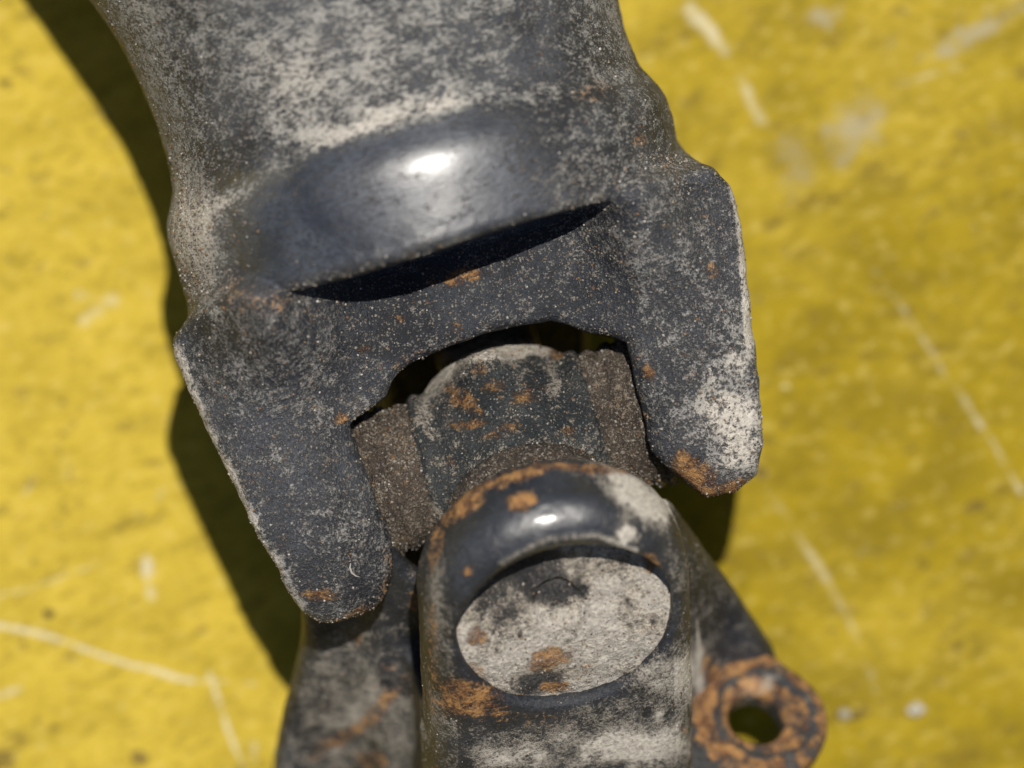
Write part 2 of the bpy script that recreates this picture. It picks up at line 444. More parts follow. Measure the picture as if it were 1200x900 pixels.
# ================================================================ SETTING: the yellow painted tabletop
def build_tabletop():
    def axis(lo, hi, step, far):
        inner = np.arange(lo, hi + step, step)
        outer = np.array([step * 2 * 1.35 ** i for i in range(40)]).cumsum()
        outer = outer[outer < far]
        return np.concatenate([(lo - outer)[::-1], inner, hi + outer])
    xs = axis(-690, 690, 3.5, 7000); ys = axis(-530, 530, 3.5, 7000)
    X, Y = np.meshgrid(xs, ys, indexing='ij')
    P = np.stack([X.ravel(), Y.ravel(), np.full(X.size, -H)], 1)
    ix, iy = to_img(P)
    n1, n2 = len(xs), len(ys)
    wob = P.copy(); 
    jx = (fbm(P, 40, 5) - 0.5) * 6; jy = (fbm(P, 40, 9) - 0.5) * 6
    sx, sy = ix + jx, iy + jy
    brk = 0.15 + 1.2 * fbm(P, 22, 13) * (0.5 + 1.0 * fbm(P, 70, 15))
    scr = np.zeros(len(P)); grey = np.zeros(len(P)); dark = np.zeros(len(P))
    def add(pts, w, s, soft=0.5):
        nonlocal scr
        scr = np.maximum(scr, stroke(sx, sy, pts, w, soft) * s * brk)
    add([(-20, 703), (30, 690), (105, 666)], 2.6, 0.8)
    add([(-20, 728), (80, 752), (150, 778), (225, 797)], 2.7, 1.6)
    add([(225, 797), (300, 803)], 3, 0.7)
    add([(246, 788), (265, 850), (288, 905)], 3.2, 0.9)
    add([(172, 655), (176, 698)], 8, 0.8, 0.8)
    add([(-5, 817), (22, 808)], 5, 1.0)
    add([(92, 345), (135, 352)], 9, 0.8, 0.9); add([(118, 365), (100, 378)], 8, 0.7, 0.9)
    add([(200, 565), (180, 585)], 9, 0.5, 0.9)
    add([(808, 12), (850, 60)], 10, 0.95, 0.95); add([(868, 92), (893, 142)], 8, 0.75, 0.95)
    add([(1010, 295), (1075, 385), (1130, 470), (1198, 575)], 5, 0.6, 0.9)
    add([(900, 575), (960, 665), (1003, 745), (1038, 835)], 7, 0.55, 0.9)
    add([(1136, 250), (1160, 305)], 3, 0.5)
    add([(1160, 10), (1205, -20)], 9, 0.7, 0.9)
    add([(40, 560), (20, 600)], 3, 0.5); add([(300, 870), (296, 895)], 5, 0.6)
    add([(1050, 100), (1125, 76)], 5, 0.55, 0.8)
    add([(920, 250), (960, 205)], 4, 0.4, 0.8)
    for cx, cy, rx, ry, rot, a in ((1005, 152, 42, 30, -35, 1.0), (962, 18, 22, 14, 0, 0.8), (1150, 35, 70, 14, -28, 0.9), (930, 195, 30, 40, 20, 0.6),
                                   (1045, 55, 22, 12, -30, 0.45), (690, 500, 10, 10, 0, 0), (1000, 640, 30, 40, 0, 0.35), (130, 60, 25, 18, 0, 0.4),
                                   (70, 250, 45, 8, -10, 0.4), (180, 430, 22, 10, -30, 0.35), (1100, 510, 40, 25, 10, 0.2)):
        grey = np.maximum(grey, blot(P, cx, cy, rx, ry, rot, 0.95, 21, 0.9) * a)
    for cx, cy, rx, ry, rot, a in ((57, 719, 7, 5, 20, 1.2), (163, 888, 12, 9, 10, 1.2), (5, 892, 20, 16, 0, 0.9), (5, 96, 9, 5, 0, 1.0), (1000, 838, 26, 7, -15, 0.9),
                                   (893, 556, 9, 8, 0, 1.2), (1140, 595, 16, 9, -10, 0.8), (1062, 610, 9, 7, 0, 0.7), (1080, 660, 8, 7, 0, 0.7),
                                   (1180, 20, 30, 20, 0, 0.5), (1040, 205, 50, 22, 15, 0.55), (960, 235, 60, 10, -15, 0.6), (1185, 300, 30, 25, 0, 0.5),
                                   (1100, 890, 60, 12, -10, 0.6), (1190, 400, 20, 60, 0, 0.4), (880, 130, 20, 8, -20, 0.3), (1000, 340, 60, 18, -10, 0.35),
                                   (1120, 180, 70, 16, -20, 0.5), (1090, 420, 60, 20, -10, 0.45), (980, 480, 50, 14, -15, 0.4), (1130, 760, 60, 22, -10, 0.5), (960, 720, 40, 18, 0, 0.4), (30, 860, 50, 20, -15, 0.5), (110, 200, 60, 8, -15, 0.4), (60, 470, 50, 8, -15, 0.35), (150, 290, 30, 6, -20, 0.4), (40, 40, 20, 12, 0, 0.4), (1175, 855, 40, 10, -20, 0.5)):
        dark = np.maximum(dark, blot(P, cx, cy, rx, ry, rot, 0.6, 31) * a)
    pale = np.clip(1.25 * (1 - sstep(ix, 150, 820)) + 0.55 * (1 - sstep(iy + 0.35 * (ix - 700), 0, 520)) + (fbm(P, 160, 41) - 0.5) * 1.3, 0, 1)  # brighter light toward left and top, painted into the colour, plus random tone
    P[:, 2] += (fbm(P, 220, 51, 2) - 0.5) * 5.0 * (np.abs(P[:, 0]) < 3000)
    I, J = np.meshgrid(np.arange(n1 - 1), np.arange(n2 - 1), indexing='ij')
    a = (I * n2 + J).ravel()
    Q = np.stack([a, a + n2, a + n2 + 1, a + 1], 1)
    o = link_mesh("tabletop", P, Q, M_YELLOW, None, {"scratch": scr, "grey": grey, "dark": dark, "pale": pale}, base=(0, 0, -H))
    o["kind"] = "structure"
    o["label"] = "scuffed and scratched yellow painted surface under the steel joint"
    return o
build_tabletop()

# ================================================================ THE JOINT
joint = bpy.data.objects.new("universal_joint", None)
scene.collection.objects.link(joint)
joint.empty_display_size = 0.01
joint.location = (C0[0] * S, C0[1] * S, 0.0)
BASE = np.array([C0[0], C0[1], -H])
joint["label"] = "dirty black steel universal joint with rust and dust lying on the yellow surface"
joint["category"] = "universal joint"

def emit(name, V, Q, mat, parent, attrs, normals=None):
    b = BASE if parent is joint else BASE
    return link_mesh(name, V, Q, mat, parent, attrs, normals, base=BASE)

def axes(lo, hi, h):
    return [np.arange(l, t + h, h, dtype=np.float32) for l, t in zip(lo, hi)]

def uvw_to_world(L):
    return C0 + L[:, :1] * uh + L[:, 1:2] * vh + L[:, 2:3] * wh

def ate_to_world(L):
    return C0 + L[:, :1] * Ah + L[:, 1:2] * Th + L[:, 2:3] * Eh

def roughen(V, Q, amp, seed=3, fine=1.0, calm=0.0):
    N = vnormals(V, Q)
    amp = amp * (1 - calm)
    d = (fbm(V, 46, seed, 2) - 0.5) * 3.2 * amp + (fbm(V, 12, seed + 7, 2) - 0.5) * 2.4 * amp * fine
    V2 = V + N * d[:, None]
    return V2, vnormals(V2, Q)

# ---------------------------------------------------------------- upper yoke: shaft tube and fork
def build_upper():
    h = 4.0
    us, vs, ws = axes((-430, -190, -412), (400, 1010, 330), h)
    U, Vv = np.meshgrid(us, vs, indexing='ij')
    # tube: body of revolution about the shaft axis
    u0 = -22.0
    pv = np.array([236, 246, 262, 290, 318, 337, 353, 370, 388, 420, 470, 558, 627, 720, 850, 1100])
    pr = np.array([297, 298, 300, 302, 304, 304, 302, 295, 284, 279, 279, 291, 313, 345, 392, 400])
    rv = np.interp(vs, pv, pr)
    ker = np.exp(-0.5 * (np.arange(-8, 9) / 1.7) ** 2); ker /= ker.sum()
    rv = np.convolve(np.pad(rv, 8, mode='edge'), ker, 'valid').astype(np.float32)
    # outline of the fork seen from above
    out = UV([(232, 362), (215, 377), (203, 396), (203, 415), (218, 455), (248, 515), (292, 605), (340, 695), (354, 716), (374, 729), (400, 729), (438, 716), (452, 698),
              (459, 668), (459, 640), (444, 590), (425, 545), (408, 498), (432, 478), (452, 464), (460, 446), (474, 431), (505, 412), (560, 393), (610, 380),
              (645, 376), (668, 381), (690, 391), (715, 394), (734, 402), (741, 425), (752, 480), (763, 527), (778, 543), (800, 560), (828, 584), (862, 577),
              (888, 556), (894, 520), (891, 480), (884, 400), (877, 320), (869, 255), (858, 218), (838, 197), (800, 180), (770, 120), (700, 60), (300, 190), (235, 300)], 120.0)
    d2 = poly_sdf(U, Vv, out).astype(np.float32)
    d2 += ((fbm(np.stack([U.ravel(), Vv.ravel(), 0 * U.ravel()], 1), 30, 77, 2) - 0.5) * 5).reshape(U.shape).astype(np.float32)
    Us = U - u0
    au = np.abs(Us)
    rise = 92 * sstep(au - 85 * sstep(Us, 0, 130), 70, 200) * sstep(Vv, 90, 245) * (1 - sstep(au, 205, 310))
    top = 112 + 34 * sstep(au, 130, 220) + rise
    top = top - 14 * sstep(Vv, 150, 235) * (1 - sstep(au, 60, 150)) - 260 * sstep(Vv, 246, 320)
    top = top - 52 * np.clip((-20 - Vv) / 125, 0, 1) ** 2        # tips roll down
    top = top - 26 * sstep(au, 270, 345) * sstep(Vv, -40, 60)
    top = top + 3.5 * np.exp(-(np.maximum(-d2, 0) / 12.0) ** 2) * 0
    bot = 128 - 60 * np.clip((-20 - Vv) / 125, 0, 1) ** 2 + 0 * U
    tube_end = 243.0 + 4 * np.sin(U / 70.0)
    kk = 8 + 46 * sstep(au, 175, 235) - 26 * sstep(au, 262, 300)
    F = np.empty((len(us), len(vs), len(ws)), np.float32)
    wz = ws.astype(np.float32)
    for i in range(len(us)):
        rr = np.sqrt((us[i] - u0) ** 2 + wz[None, :] ** 2)
        dr = rr - rv[:, None]
        de = (tube_end[i][:, None] - Vv[i][:, None]) + 0 * dr
        de2 = np.maximum(de, Vv[i][:, None] - 1000)
        tube = extrude(dr, de2, 13.0)
        tb = top[i][:, None]; bb = bot[i][:, None]
        dz = np.maximum(wz[None, :] - tb, -bb - wz[None, :])
        plate = extrude(d2[i][:, None] + 0 * dz, dz * 0.93, 13.0)
        # throat hollowed under the bridge so the cross can swing
        sph = np.sqrt((us[i]) ** 2 + Vv[i][:, None] ** 2 + wz[None, :] ** 2) - 262
        cut = np.maximum(np.maximum(sph, np.abs(wz[None, :] + 25) - 85), abs(us[i] + 8) - 152 + 0 * sph)
        plate = smax(plate, -cut, 14.0)
        tube = smax(tube, -cut, 14.0)
        F[i] = smin(plate, tube, kk[i][:, None])
    L, Q = surface_nets(F, (us[0], vs[0], ws[0]), h)
    V = uvw_to_world(L)
    u, v, w = L[:, 0], L[:, 1], L[:, 2]
    V, N = roughen(V, Q, 1.0, calm=0.85 * sstep(v, 250, 280) * (1 - sstep(v, 370, 410)) * (1 - sstep(np.abs(u + 60), 150, 230)))
    ix, iy = to_img(V)
    au = np.abs(u - u0)
    # ---- wear
    bead = sstep(v, 238, 262) * (1 - sstep(v + 0.10 * (u + 20) + 34 * (fbm(V, 60, 5) - .5), 368, 412)) * (1 - sstep(np.abs(u + 72 + 50 * (fbm(V, 50, 6) - .5)), 135, 215))
    tube_m = sstep(v, 380, 420)
    dust = np.full(len(V), 0.41)
    dust = dust + tube_m * 0.19 + 0.08 * (v > 245)
    dust += (fbm(V, 90, 8) - 0.5) * 0.35
    dust = dust * (1 - bead * 0.85) + bead * 0.0
    dust -= blot(V, 640, 60, 70, 60, 0, 0.7, 3) * 0.25
    dust -= blot(V, 250, 130, 40, 90, -20, 0.7, 4) * 0.30
    dust += blot(V, 430, 60, 150, 60, -18, 0.9, 4) * 0.10
    dust += blot(V, 420, 150, 130, 16, -18, 0.7, 4) * 0.25
    dust += blot(V, 232, 290, 30, 70, -10, 0.7, 6) * 0.42
    dust += blot(V, 285, 228, 60, 24, -28, 0.9, 6) * 0.45
    dust += blot(V, 862, 482, 42, 66, 10, 0.95, 7, 0.9) * 0.55
    dust += blot(V, 800, 350, 60, 90, 10, 0.8, 7) * 0.10
    dust += blot(V, 400, 450, 45, 90, -25, 0.8, 9) * 0.08
    dust += stroke(ix, iy, [(205, 410), (235, 490), (290, 600), (350, 710)], 9, 0.6) * 0.45
    dust += stroke(ix, iy, [(858, 210), (868, 260), (880, 400)], 6, 0.6) * 0.55
    dust += stroke(ix, iy, [(395, 490), (455, 458), (475, 428), (560, 390)], 12, 0.7) * 0.12
    dust += (v < 245) * sstep(np.abs(u), 130, 200) * (0.07 + 0.5 * (fbm(V, 26, 78, 3) - 0.5))
    dust -= 0.10 * (1 - sstep(np.abs(u), 110, 190)) * (v < 240)
    dust += stroke(ix, iy, [(262, 236), (330, 192), (430, 152), (520, 127), (640, 108), (735, 85)], 9, .8) * 0.28
    rust = np.full(len(V), 0.02) + (fbm(V, 60, 18) - 0.5) * 0.45
    for cx, cy, rx, ry, rot, a in ((535, 326, 36, 11, -12, 0.8), (760, 437, 9, 10, 0, 1.0), (400, 489, 9, 8, 0, 1.0), (375, 697, 22, 8, 5, .85), (750, 162, 9, 12, 20, .6),
                                   (696, 105, 26, 14, 0, .45), (834, 318, 10, 9, 0, .6), (850, 575, 60, 12, -8, 1.1), (815, 550, 35, 16, 30, 1.0), (280, 265, 26, 18, 0, .45),
                                   (300, 345, 50, 26, 10, .5), (810, 560, 30, 8, 30, .9), (535, 385, 9, 6, 0, .7), (426, 408, 9, 6, 0, .7), (468, 372, 8, 5, 0, .6),
                                   (425, 720, 24, 10, -20, .7), (455, 650, 12, 10, 0, .4), (480, 420, 30, 10, -30, .4), (740, 480, 6, 60, -8, .7),
                                   (330, 640, 14, 12, 0, .35), (390, 540, 14, 10, 0, .3), (825, 250, 10, 6, 0, .5), (868, 290, 8, 20, 0, .4)):
        rust = np.maximum(rust, blot(V, cx, cy, rx, ry, rot, 0.5, 12) * a * 0.95 + (a < 0.6) * 0.0)
    rust = rust * (1 - bead * 0.9)
    inner = (np.abs(u - (-15)) < 185) & (v < 235) & (w < 95)
    rust = np.where(inner, np.maximum(rust, 0.45), rust)
    gloss = np.maximum(np.maximum(bead, 0.30 * (w > 100) * (v < 230) * (np.abs(u) > 150)), 0.42 * tube_m * (1 - sstep(np.abs(u + 40), 120, 230)))
    attrs = {"dust": dust, "rust": rust, "gloss": gloss}
    # ---- split into the shaft tube with its bridge, and the two fork arms
    c = L[Q].mean(1)
    bound = 214.0 + 18 * np.tanh((np.abs(c[:, 0] - u0) - 235) / 30)
    armL = (c[:, 0] < -150 + 0.10 * np.clip(c[:, 1], -200, 200)) & (c[:, 1] < bound)
    armR = (c[:, 0] > 142 + 0.06 * np.clip(c[:, 1], -200, 200)) & (c[:, 1] < bound)
    rest = ~(armL | armR)
    tubef = rest & (c[:, 1] > 238)
    bridge = rest & ~tubef
    a = subset(V, Q, tubef, attrs, N)
    tube = emit("shaft_tube", a[0], a[1], M_TUBE, joint, a[2], a[3])
    a = subset(V, Q, bridge, attrs, N)
    fork = emit("yoke_fork", a[0], a[1], M_FORGE, joint, a[2], a[3])
    for m, lab in ((armL, "broad left fork arm with evenly dusty blue-black face"), (armR, "right fork arm with pale worn patch and rusty tip")):
        a = subset(V, Q, m, attrs, N)
        arm = emit("fork_arm", a[0], a[1], M_FORGE, fork, a[2], a[3])
        arm["label"] = lab
    return tube, fork, (V, Q, N, dust, gloss)

tube, fork, upper_data = build_upper()

# ---------------------------------------------------------------- cross with its seals
def build_cross():
    h = 3.0
    us, vs, ws = axes((-190, -190, -190), (190, 190, 190), h)
    U, Vv, W = np.meshgrid(us, vs, ws, indexing='ij')
    t = q * (W - Vv); e = q * (W + Vv)
    hub = np.sqrt((U * 1.0) ** 2 + Vv ** 2 + W ** 2) - 106
    hub = smax(hub, np.abs(U) - 96, 20)
    su = np.sqrt(Vv ** 2 + W ** 2)
    cu = extrude(su - 79, np.abs(U) - 170, 6)
    st = np.sqrt(U ** 2 + e ** 2)
    ct = extrude(st - 80, np.abs(t - 30) - 125, 6)
    lower = extrude(st - 62, np.abs(t + 60) - 118, 6)
    web = extrude(np.maximum(np.abs(e) - 44, np.abs(U) + np.abs(t) - 165) , np.abs(e) - 44, 12)
    F = smin(smin(smin(hub, cu, 34), ct, 34), lower, 20)
    F = smin(F, web, 20)
    # raised casting ridges each side of the hub
    for s, c in ((-1, -100), (1, 92)):
        rid = np.sqrt((U - c) ** 2 + (su - 84) ** 2) - 6.5
        F = smin(F, rid, 12)
    # small round boss left by the forging die on the far upper side
    bc = np.sqrt((U + 10) ** 2 + (Vv - 88) ** 2 + (W - 48) ** 2) - 30
    F = smin(F, bc, 16)
    L, Q = surface_nets(F, (us[0], vs[0], ws[0]), h)
    V = uvw_to_world(L)
    V, N = roughen(V, Q, 1.0, 33)
    ix, iy = to_img(V)
    dust = 0.27 + (fbm(V, 40, 8) - 0.5) * 0.5 + 0.45 * sstep(L[:, 1], 84, 104)
    dust += stroke(ix, iy, [(525, 425), (500, 470), (492, 492), (500, 505)], 9, .9) * 0.5
    dust += stroke(ix, iy, [(643, 418), (652, 455)], 9, .8) * 0.4
    dust += stroke(ix, iy, [(500, 560), (515, 610)], 5, .7) * 0.5
    dust += blot(V, 590, 410, 60, 10, -5, .6, 3) * 0.5
    dust += blot(V, 640, 535, 95, 25, -10, .6, 3) * 0.2
    rust = np.full(len(V), 0.02)
    for cx, cy, rx, ry, rot, a in ((545, 470, 26, 12, 40, .75), (580, 452, 18, 9, -20, .7), (610, 465, 26, 10, 10, .65), (548, 497, 22, 7, -6, .8), (590, 505, 22, 10, -20, .6),
                                   (562, 432, 12, 8, 0, .6), (665, 505, 12, 7, 0, .6), (652, 412, 10, 9, 0, .9), (600, 415, 14, 6, 0, .4), (530, 540, 10, 6, 0, .6), (627, 450, 14, 9, 0, .5)):
        rust = np.maximum(rust, blot(V, cx, cy, rx, ry, rot, 0.5, 12) * a)
    body = emit("cross", V, Q, M_CROSS, joint, {"dust": dust, "rust": rust, "gloss": np.zeros(len(V))})
    return body, (V, Q, N, dust, dust * 0)

cross, cross_data = build_cross()

def lathe(name, prof, centre, ax, e1, e2, mat, parent, dustv, rustv, seed, step=2.6, amp=0.45, label=None, egg=None):
    """prof: (position along the axis, radius) pairs, resampled finely"""
    p = np.array(prof, float)
    seg = np.hypot(*np.diff(p, axis=0).T)
    s = np.concatenate([[0], seg.cumsum()])
    n = max(int(s[-1] / step), 8)
    t = np.linspace(0, s[-1], n)
    a = np.interp(t, s, p[:, 0]); r = np.maximum(np.interp(t, s, p[:, 1]), 0.05)
    m = int(2 * math.pi * p[:, 1].max() / step)
    th = np.linspace(0, 2 * math.pi, m, endpoint=False)
    A, TH = np.meshgrid(a, th, indexing='ij'); Rr, _ = np.meshgrid(r, th, indexing='ij')
    V = np.array(centre) + A[..., None] * ax + (Rr * np.cos(TH))[..., None] * e1 + (Rr * np.sin(TH))[..., None] * e2
    V = V.reshape(-1, 3)
    I, J = np.meshgrid(np.arange(n - 1), np.arange(m), indexing='ij')
    J2 = (J + 1) % m
    Q = np.stack([(I * m + J).ravel(), ((I + 1) * m + J).ravel(), ((I + 1) * m + J2).ravel(), (I * m + J2).ravel()], 1)
    # make normals point away from the axis
    mid = V[Q].mean(1); rad = mid - np.array(centre); rad -= (rad @ ax)[:, None] * ax
    nrm = np.cross(V[Q[:, 2]] - V[Q[:, 0]], V[Q[:, 3]] - V[Q[:, 1]])
    if (nrm * rad).sum() < 0: Q = Q[:, ::-1]
    V, N = roughen(V, Q, amp, seed, 1.2)
    dust = dustv + (fbm(V, 22, seed + 1) - 0.5) * 0.7
    rust = rustv + (fbm(V, 30, seed + 2) - 0.5) * 0.8
    o = emit(name, V, Q, mat, parent, {"dust": dust, "rust": rust, "gloss": np.zeros(len(V))})
    if label: o["label"] = label
    return o, (V, Q, N, dust, dust * 0)

seal_prof = [(104, 60), (105, 80), (112, 84), (122, 87), (127, 83), (132, 83), (138, 89), (146, 90), (148, 86), (153, 86), (158, 92), (166, 93), (169, 89), (171, 89), (175, 94), (183, 93), (185, 60)]
seals = []
profL = [(a + 0, r - 2) for a, r in seal_prof]
profR = [(a - 8, r) for a, r in seal_prof]
seals.append(lathe("dust_seal", profL, C0, -uh, vh, wh, M_SEAL, cross, 0.44, 0.10, 61, label="mud-caked ribbed seal beside the left fork arm"))
seals.append(lathe("dust_seal", profR, C0, uh, vh, wh, M_SEAL, cross, 0.42, 0.12, 67, label="ribbed seal with a rusty speck beside the right fork arm"))
seals.append(lathe("dust_seal", [(92, 70), (95, 96), (104, 100), (118, 101), (122, 97), (126, 97), (131, 103), (150, 104), (168, 100), (172, 60)], C0, Th, Ah, Eh, M_SEAL, cross, 0.38, 0.10, 71,
                   label="ribbed seal under the round-topped ear"))
# trunnion ends inside the fork arms
for sgn in (-1, 1):
    lathe("bearing_cup", [(170, 20), (171, 72), (262, 72), (263, 2)], C0, sgn * uh, vh, wh, M_CROSS, cross, 0.2, 0.2, 90 + sgn, step=6)

# ---------------------------------------------------------------- lower flange yoke
def build_lower():
    h = 3.2
    As, Ts, Es = axes((-320, -300, -490), (330, 320, 190), h)
    A2, E2 = np.meshgrid(As, Es, indexing='ij')
    # ear outline
    cir = np.sqrt(A2 ** 2 + (E2 - 20) ** 2) - 156
    box = np.maximum(np.abs(A2) - 156, np.maximum(E2 - 20, -E2 - 470))
    ear2 = np.minimum(cir, box).astype(np.float32)
    wedge2 = poly_sdf(A2, E2, [(-110, -10), (-190, -40), (-262, -100), (-270, -230), (-284, -310), (-312, -420), (-316, -470),
                               (150, -470), (205, -400), (262, -372), (296, -345), (234, -200), (182, -85), (140, 0)]).astype(np.float32)
    hole2 = (np.sqrt((A2 - 4) ** 2 + (E2 - 3) ** 2) - 126).astype(np.float32)
    low2 = np.minimum(np.sqrt(A2 ** 2 + E2 ** 2) - 128, np.maximum(np.abs(A2) - 128, np.maximum(E2, -E2 - 300))).astype(np.float32)
    inner2 = (np.maximum(np.abs(A2) - 400, -E2 - 215)).astype(np.float32)       # throat between the two ears
    F = np.empty((len(As), len(Ts), len(Es)), np.float32)
    for j, T in enumerate(Ts):
        ear = extrude(ear2, np.maximum(T - 306, 178 - T) + 0 * ear2, 50.0)
        htop = 96 - 34 * sstep(-A2, 175, 235) + 50 * (1 - sstep(A2, 160, 240)) * (A2 > 0) + 5 * np.sin(A2 / 31.0 + E2 / 70.0)
        wz = np.maximum(T - htop, np.minimum(htop, 96) - 44 - T)
        wedge = extrude(wedge2, wz, 16.0)
        wedge = smax(wedge, -(np.sqrt(A2 ** 2 + T ** 2 * 0.5 + E2 ** 2) - 175), 20)
        b = smin(ear, wedge, 55.0)
        le = extrude(low2, np.maximum(T + 170, -262 - T) + 0 * ear2, 20.0)
        core = extrude(np.maximum(np.abs(A2) - 150, np.maximum(E2 + 225, -E2 - 470)), np.maximum(T - 250, -200 - T) + 0 * ear2, 40.0)
        b = smin(b, core, 30.0)
        b = smin(b, le, 30.0)
        hol = np.maximum(hole2, 150 - T + 0 * hole2)
        b = smax(b, -hol, 12.0)
        # round clearance around the seal below the ear
        b = np.maximum(b, -np.maximum(np.sqrt(A2 ** 2 + E2 ** 2) - 114, np.abs(T) - 172))
        F[:, j, :] = b
    # F is ordered (A, T, E)
    L, Q = surface_nets(F, (As[0], Ts[0], Es[0]), h)
    V = ate_to_world(L)
    # the frame A, T, E is left-handed or right-handed: orient the faces outward
    if np.dot(np.cross(Ah, Th), Eh) < 0: Q = Q[:, ::-1]
    keep = V[:, 2] > -396
    V[:, 2] = np.maximum(V[:, 2], -396)
    V, N = roughen(V, Q, 0.9, 83, 0.7)
    ix, iy = to_img(V)
    a, T, e = L[:, 0], L[:, 1], L[:, 2]
    earm = (T > 165) & (e > -300)
    dust = np.where(T > 200, 0.16, 0.34) + (fbm(V, 70, 8) - 0.5) * 0.45
    for cx, cy, rx, ry, rot, s in ((738, 572, 34, 16, 20, .7), (758, 600, 26, 18, 0, .6), (735, 625, 12, 9, 0, .8), (775, 575, 26, 22, 40, .35), (790, 790, 40, 26, -10, .6),
                                   (700, 860, 85, 30, -5, .36), (760, 880, 70, 26, 0, .42), (580, 888, 40, 16, 0, .5), (640, 885, 60, 26, 0, .2), (510, 700, 8, 70, 0, .25),
                                   (560, 560, 26, 20, 0, .3), (680, 548, 60, 8, 0, .25), (400, 800, 40, 60, 20, .25), (460, 850, 40, 50, 20, .3), (380, 870, 30, 40, 20, .2)):
        dust += blot(V, cx, cy, rx, ry, rot, 0.85, 52, 0.9) * s
    dust += stroke(ix, iy, [(800, 615), (812, 650), (821, 700), (823, 800), (826, 900)], 4.0, .7) * (T > 130) * 1.1
    dust += stroke(ix, iy, [(588, 660), (640, 632), (700, 628), (745, 645)], 4, .6) * 0.5
    rust = np.full(len(V), -0.15) + (fbm(V, 50, 18) - 0.5) * 0.3
    for cx, cy, rx, ry, rot, s in ((545, 590, 34, 14, -45, .95), (600, 560, 50, 9, -18, .9), (690, 549, 55, 6, 3, .9), (612, 589, 18, 11, 0, 1.0), (545, 820, 45, 25, 10, .85),
                                   (510, 640, 9, 30, 10, .7), (507, 760, 7, 60, 0, .6), (548, 670, 6, 6, 0, .8), (762, 660, 10, 14, -30, .8), (558, 770, 10, 14, 0, .4),
                                   (420, 750, 6, 8, 0, .7), (445, 830, 10, 40, 40, .75), (400, 865, 34, 9, -30, .8), (440, 890, 20, 12, 0, .7), (372, 880, 18, 9, -40, .6),
                                   (483, 705, 6, 14, 0, .7), (640, 845, 40, 12, 0, .35), (800, 855, 5, 6, 0, .7), (838, 795, 12, 34, -25, .9), (842, 870, 14, 30, 0, .85), (450, 780, 10, 8, 0, .5)):
        rust = np.maximum(rust, blot(V, cx, cy, rx, ry, rot, 0.5, 62) * s)
    gloss = np.clip(1.0 - dust * 1.1, 0, 1) * (T > 190) * blot(V, 640, 610, 120, 66, -15, 0.7, 44, 0.3)
    dust = dust + 0.22 * (1 - gloss) * (T > 165) * fbm(V, 26, 45)
    dust = dust + 0.16 * (np.abs(a) > 128) * (T > 165)
    attrs = {"dust": dust, "rust": rust, "gloss": gloss}
    c = L[Q].mean(1)
    earf = (c[:, 1] > 163) & (c[:, 2] > -2000) & ~((c[:, 2] < -225) & (c[:, 1] < 200))
    lowf = (c[:, 1] < -140) & (c[:, 2] > -225)
    rest = ~(earf | lowf)
    s = subset(V, Q, rest, attrs, N)
    yoke = emit("flange_yoke", s[0], s[1], M_LOWER, joint, s[2], s[3])
    s = subset(V, Q, earf, attrs, N)
    ear = emit("yoke_ear", s[0], s[1], M_LOWER, yoke, s[2], s[3]); ear["label"] = "round-topped glossy black ear with a bearing hole and rusty rim"
    s = subset(V, Q, lowf, attrs, N)
    emit("yoke_ear", s[0], s[1], M_LOWER, yoke, s[2], s[3])["label"] = "far ear of the yoke turned toward the table"
    return yoke, (V, Q, N, dust, gloss)
yoke, lower_data = build_lower()

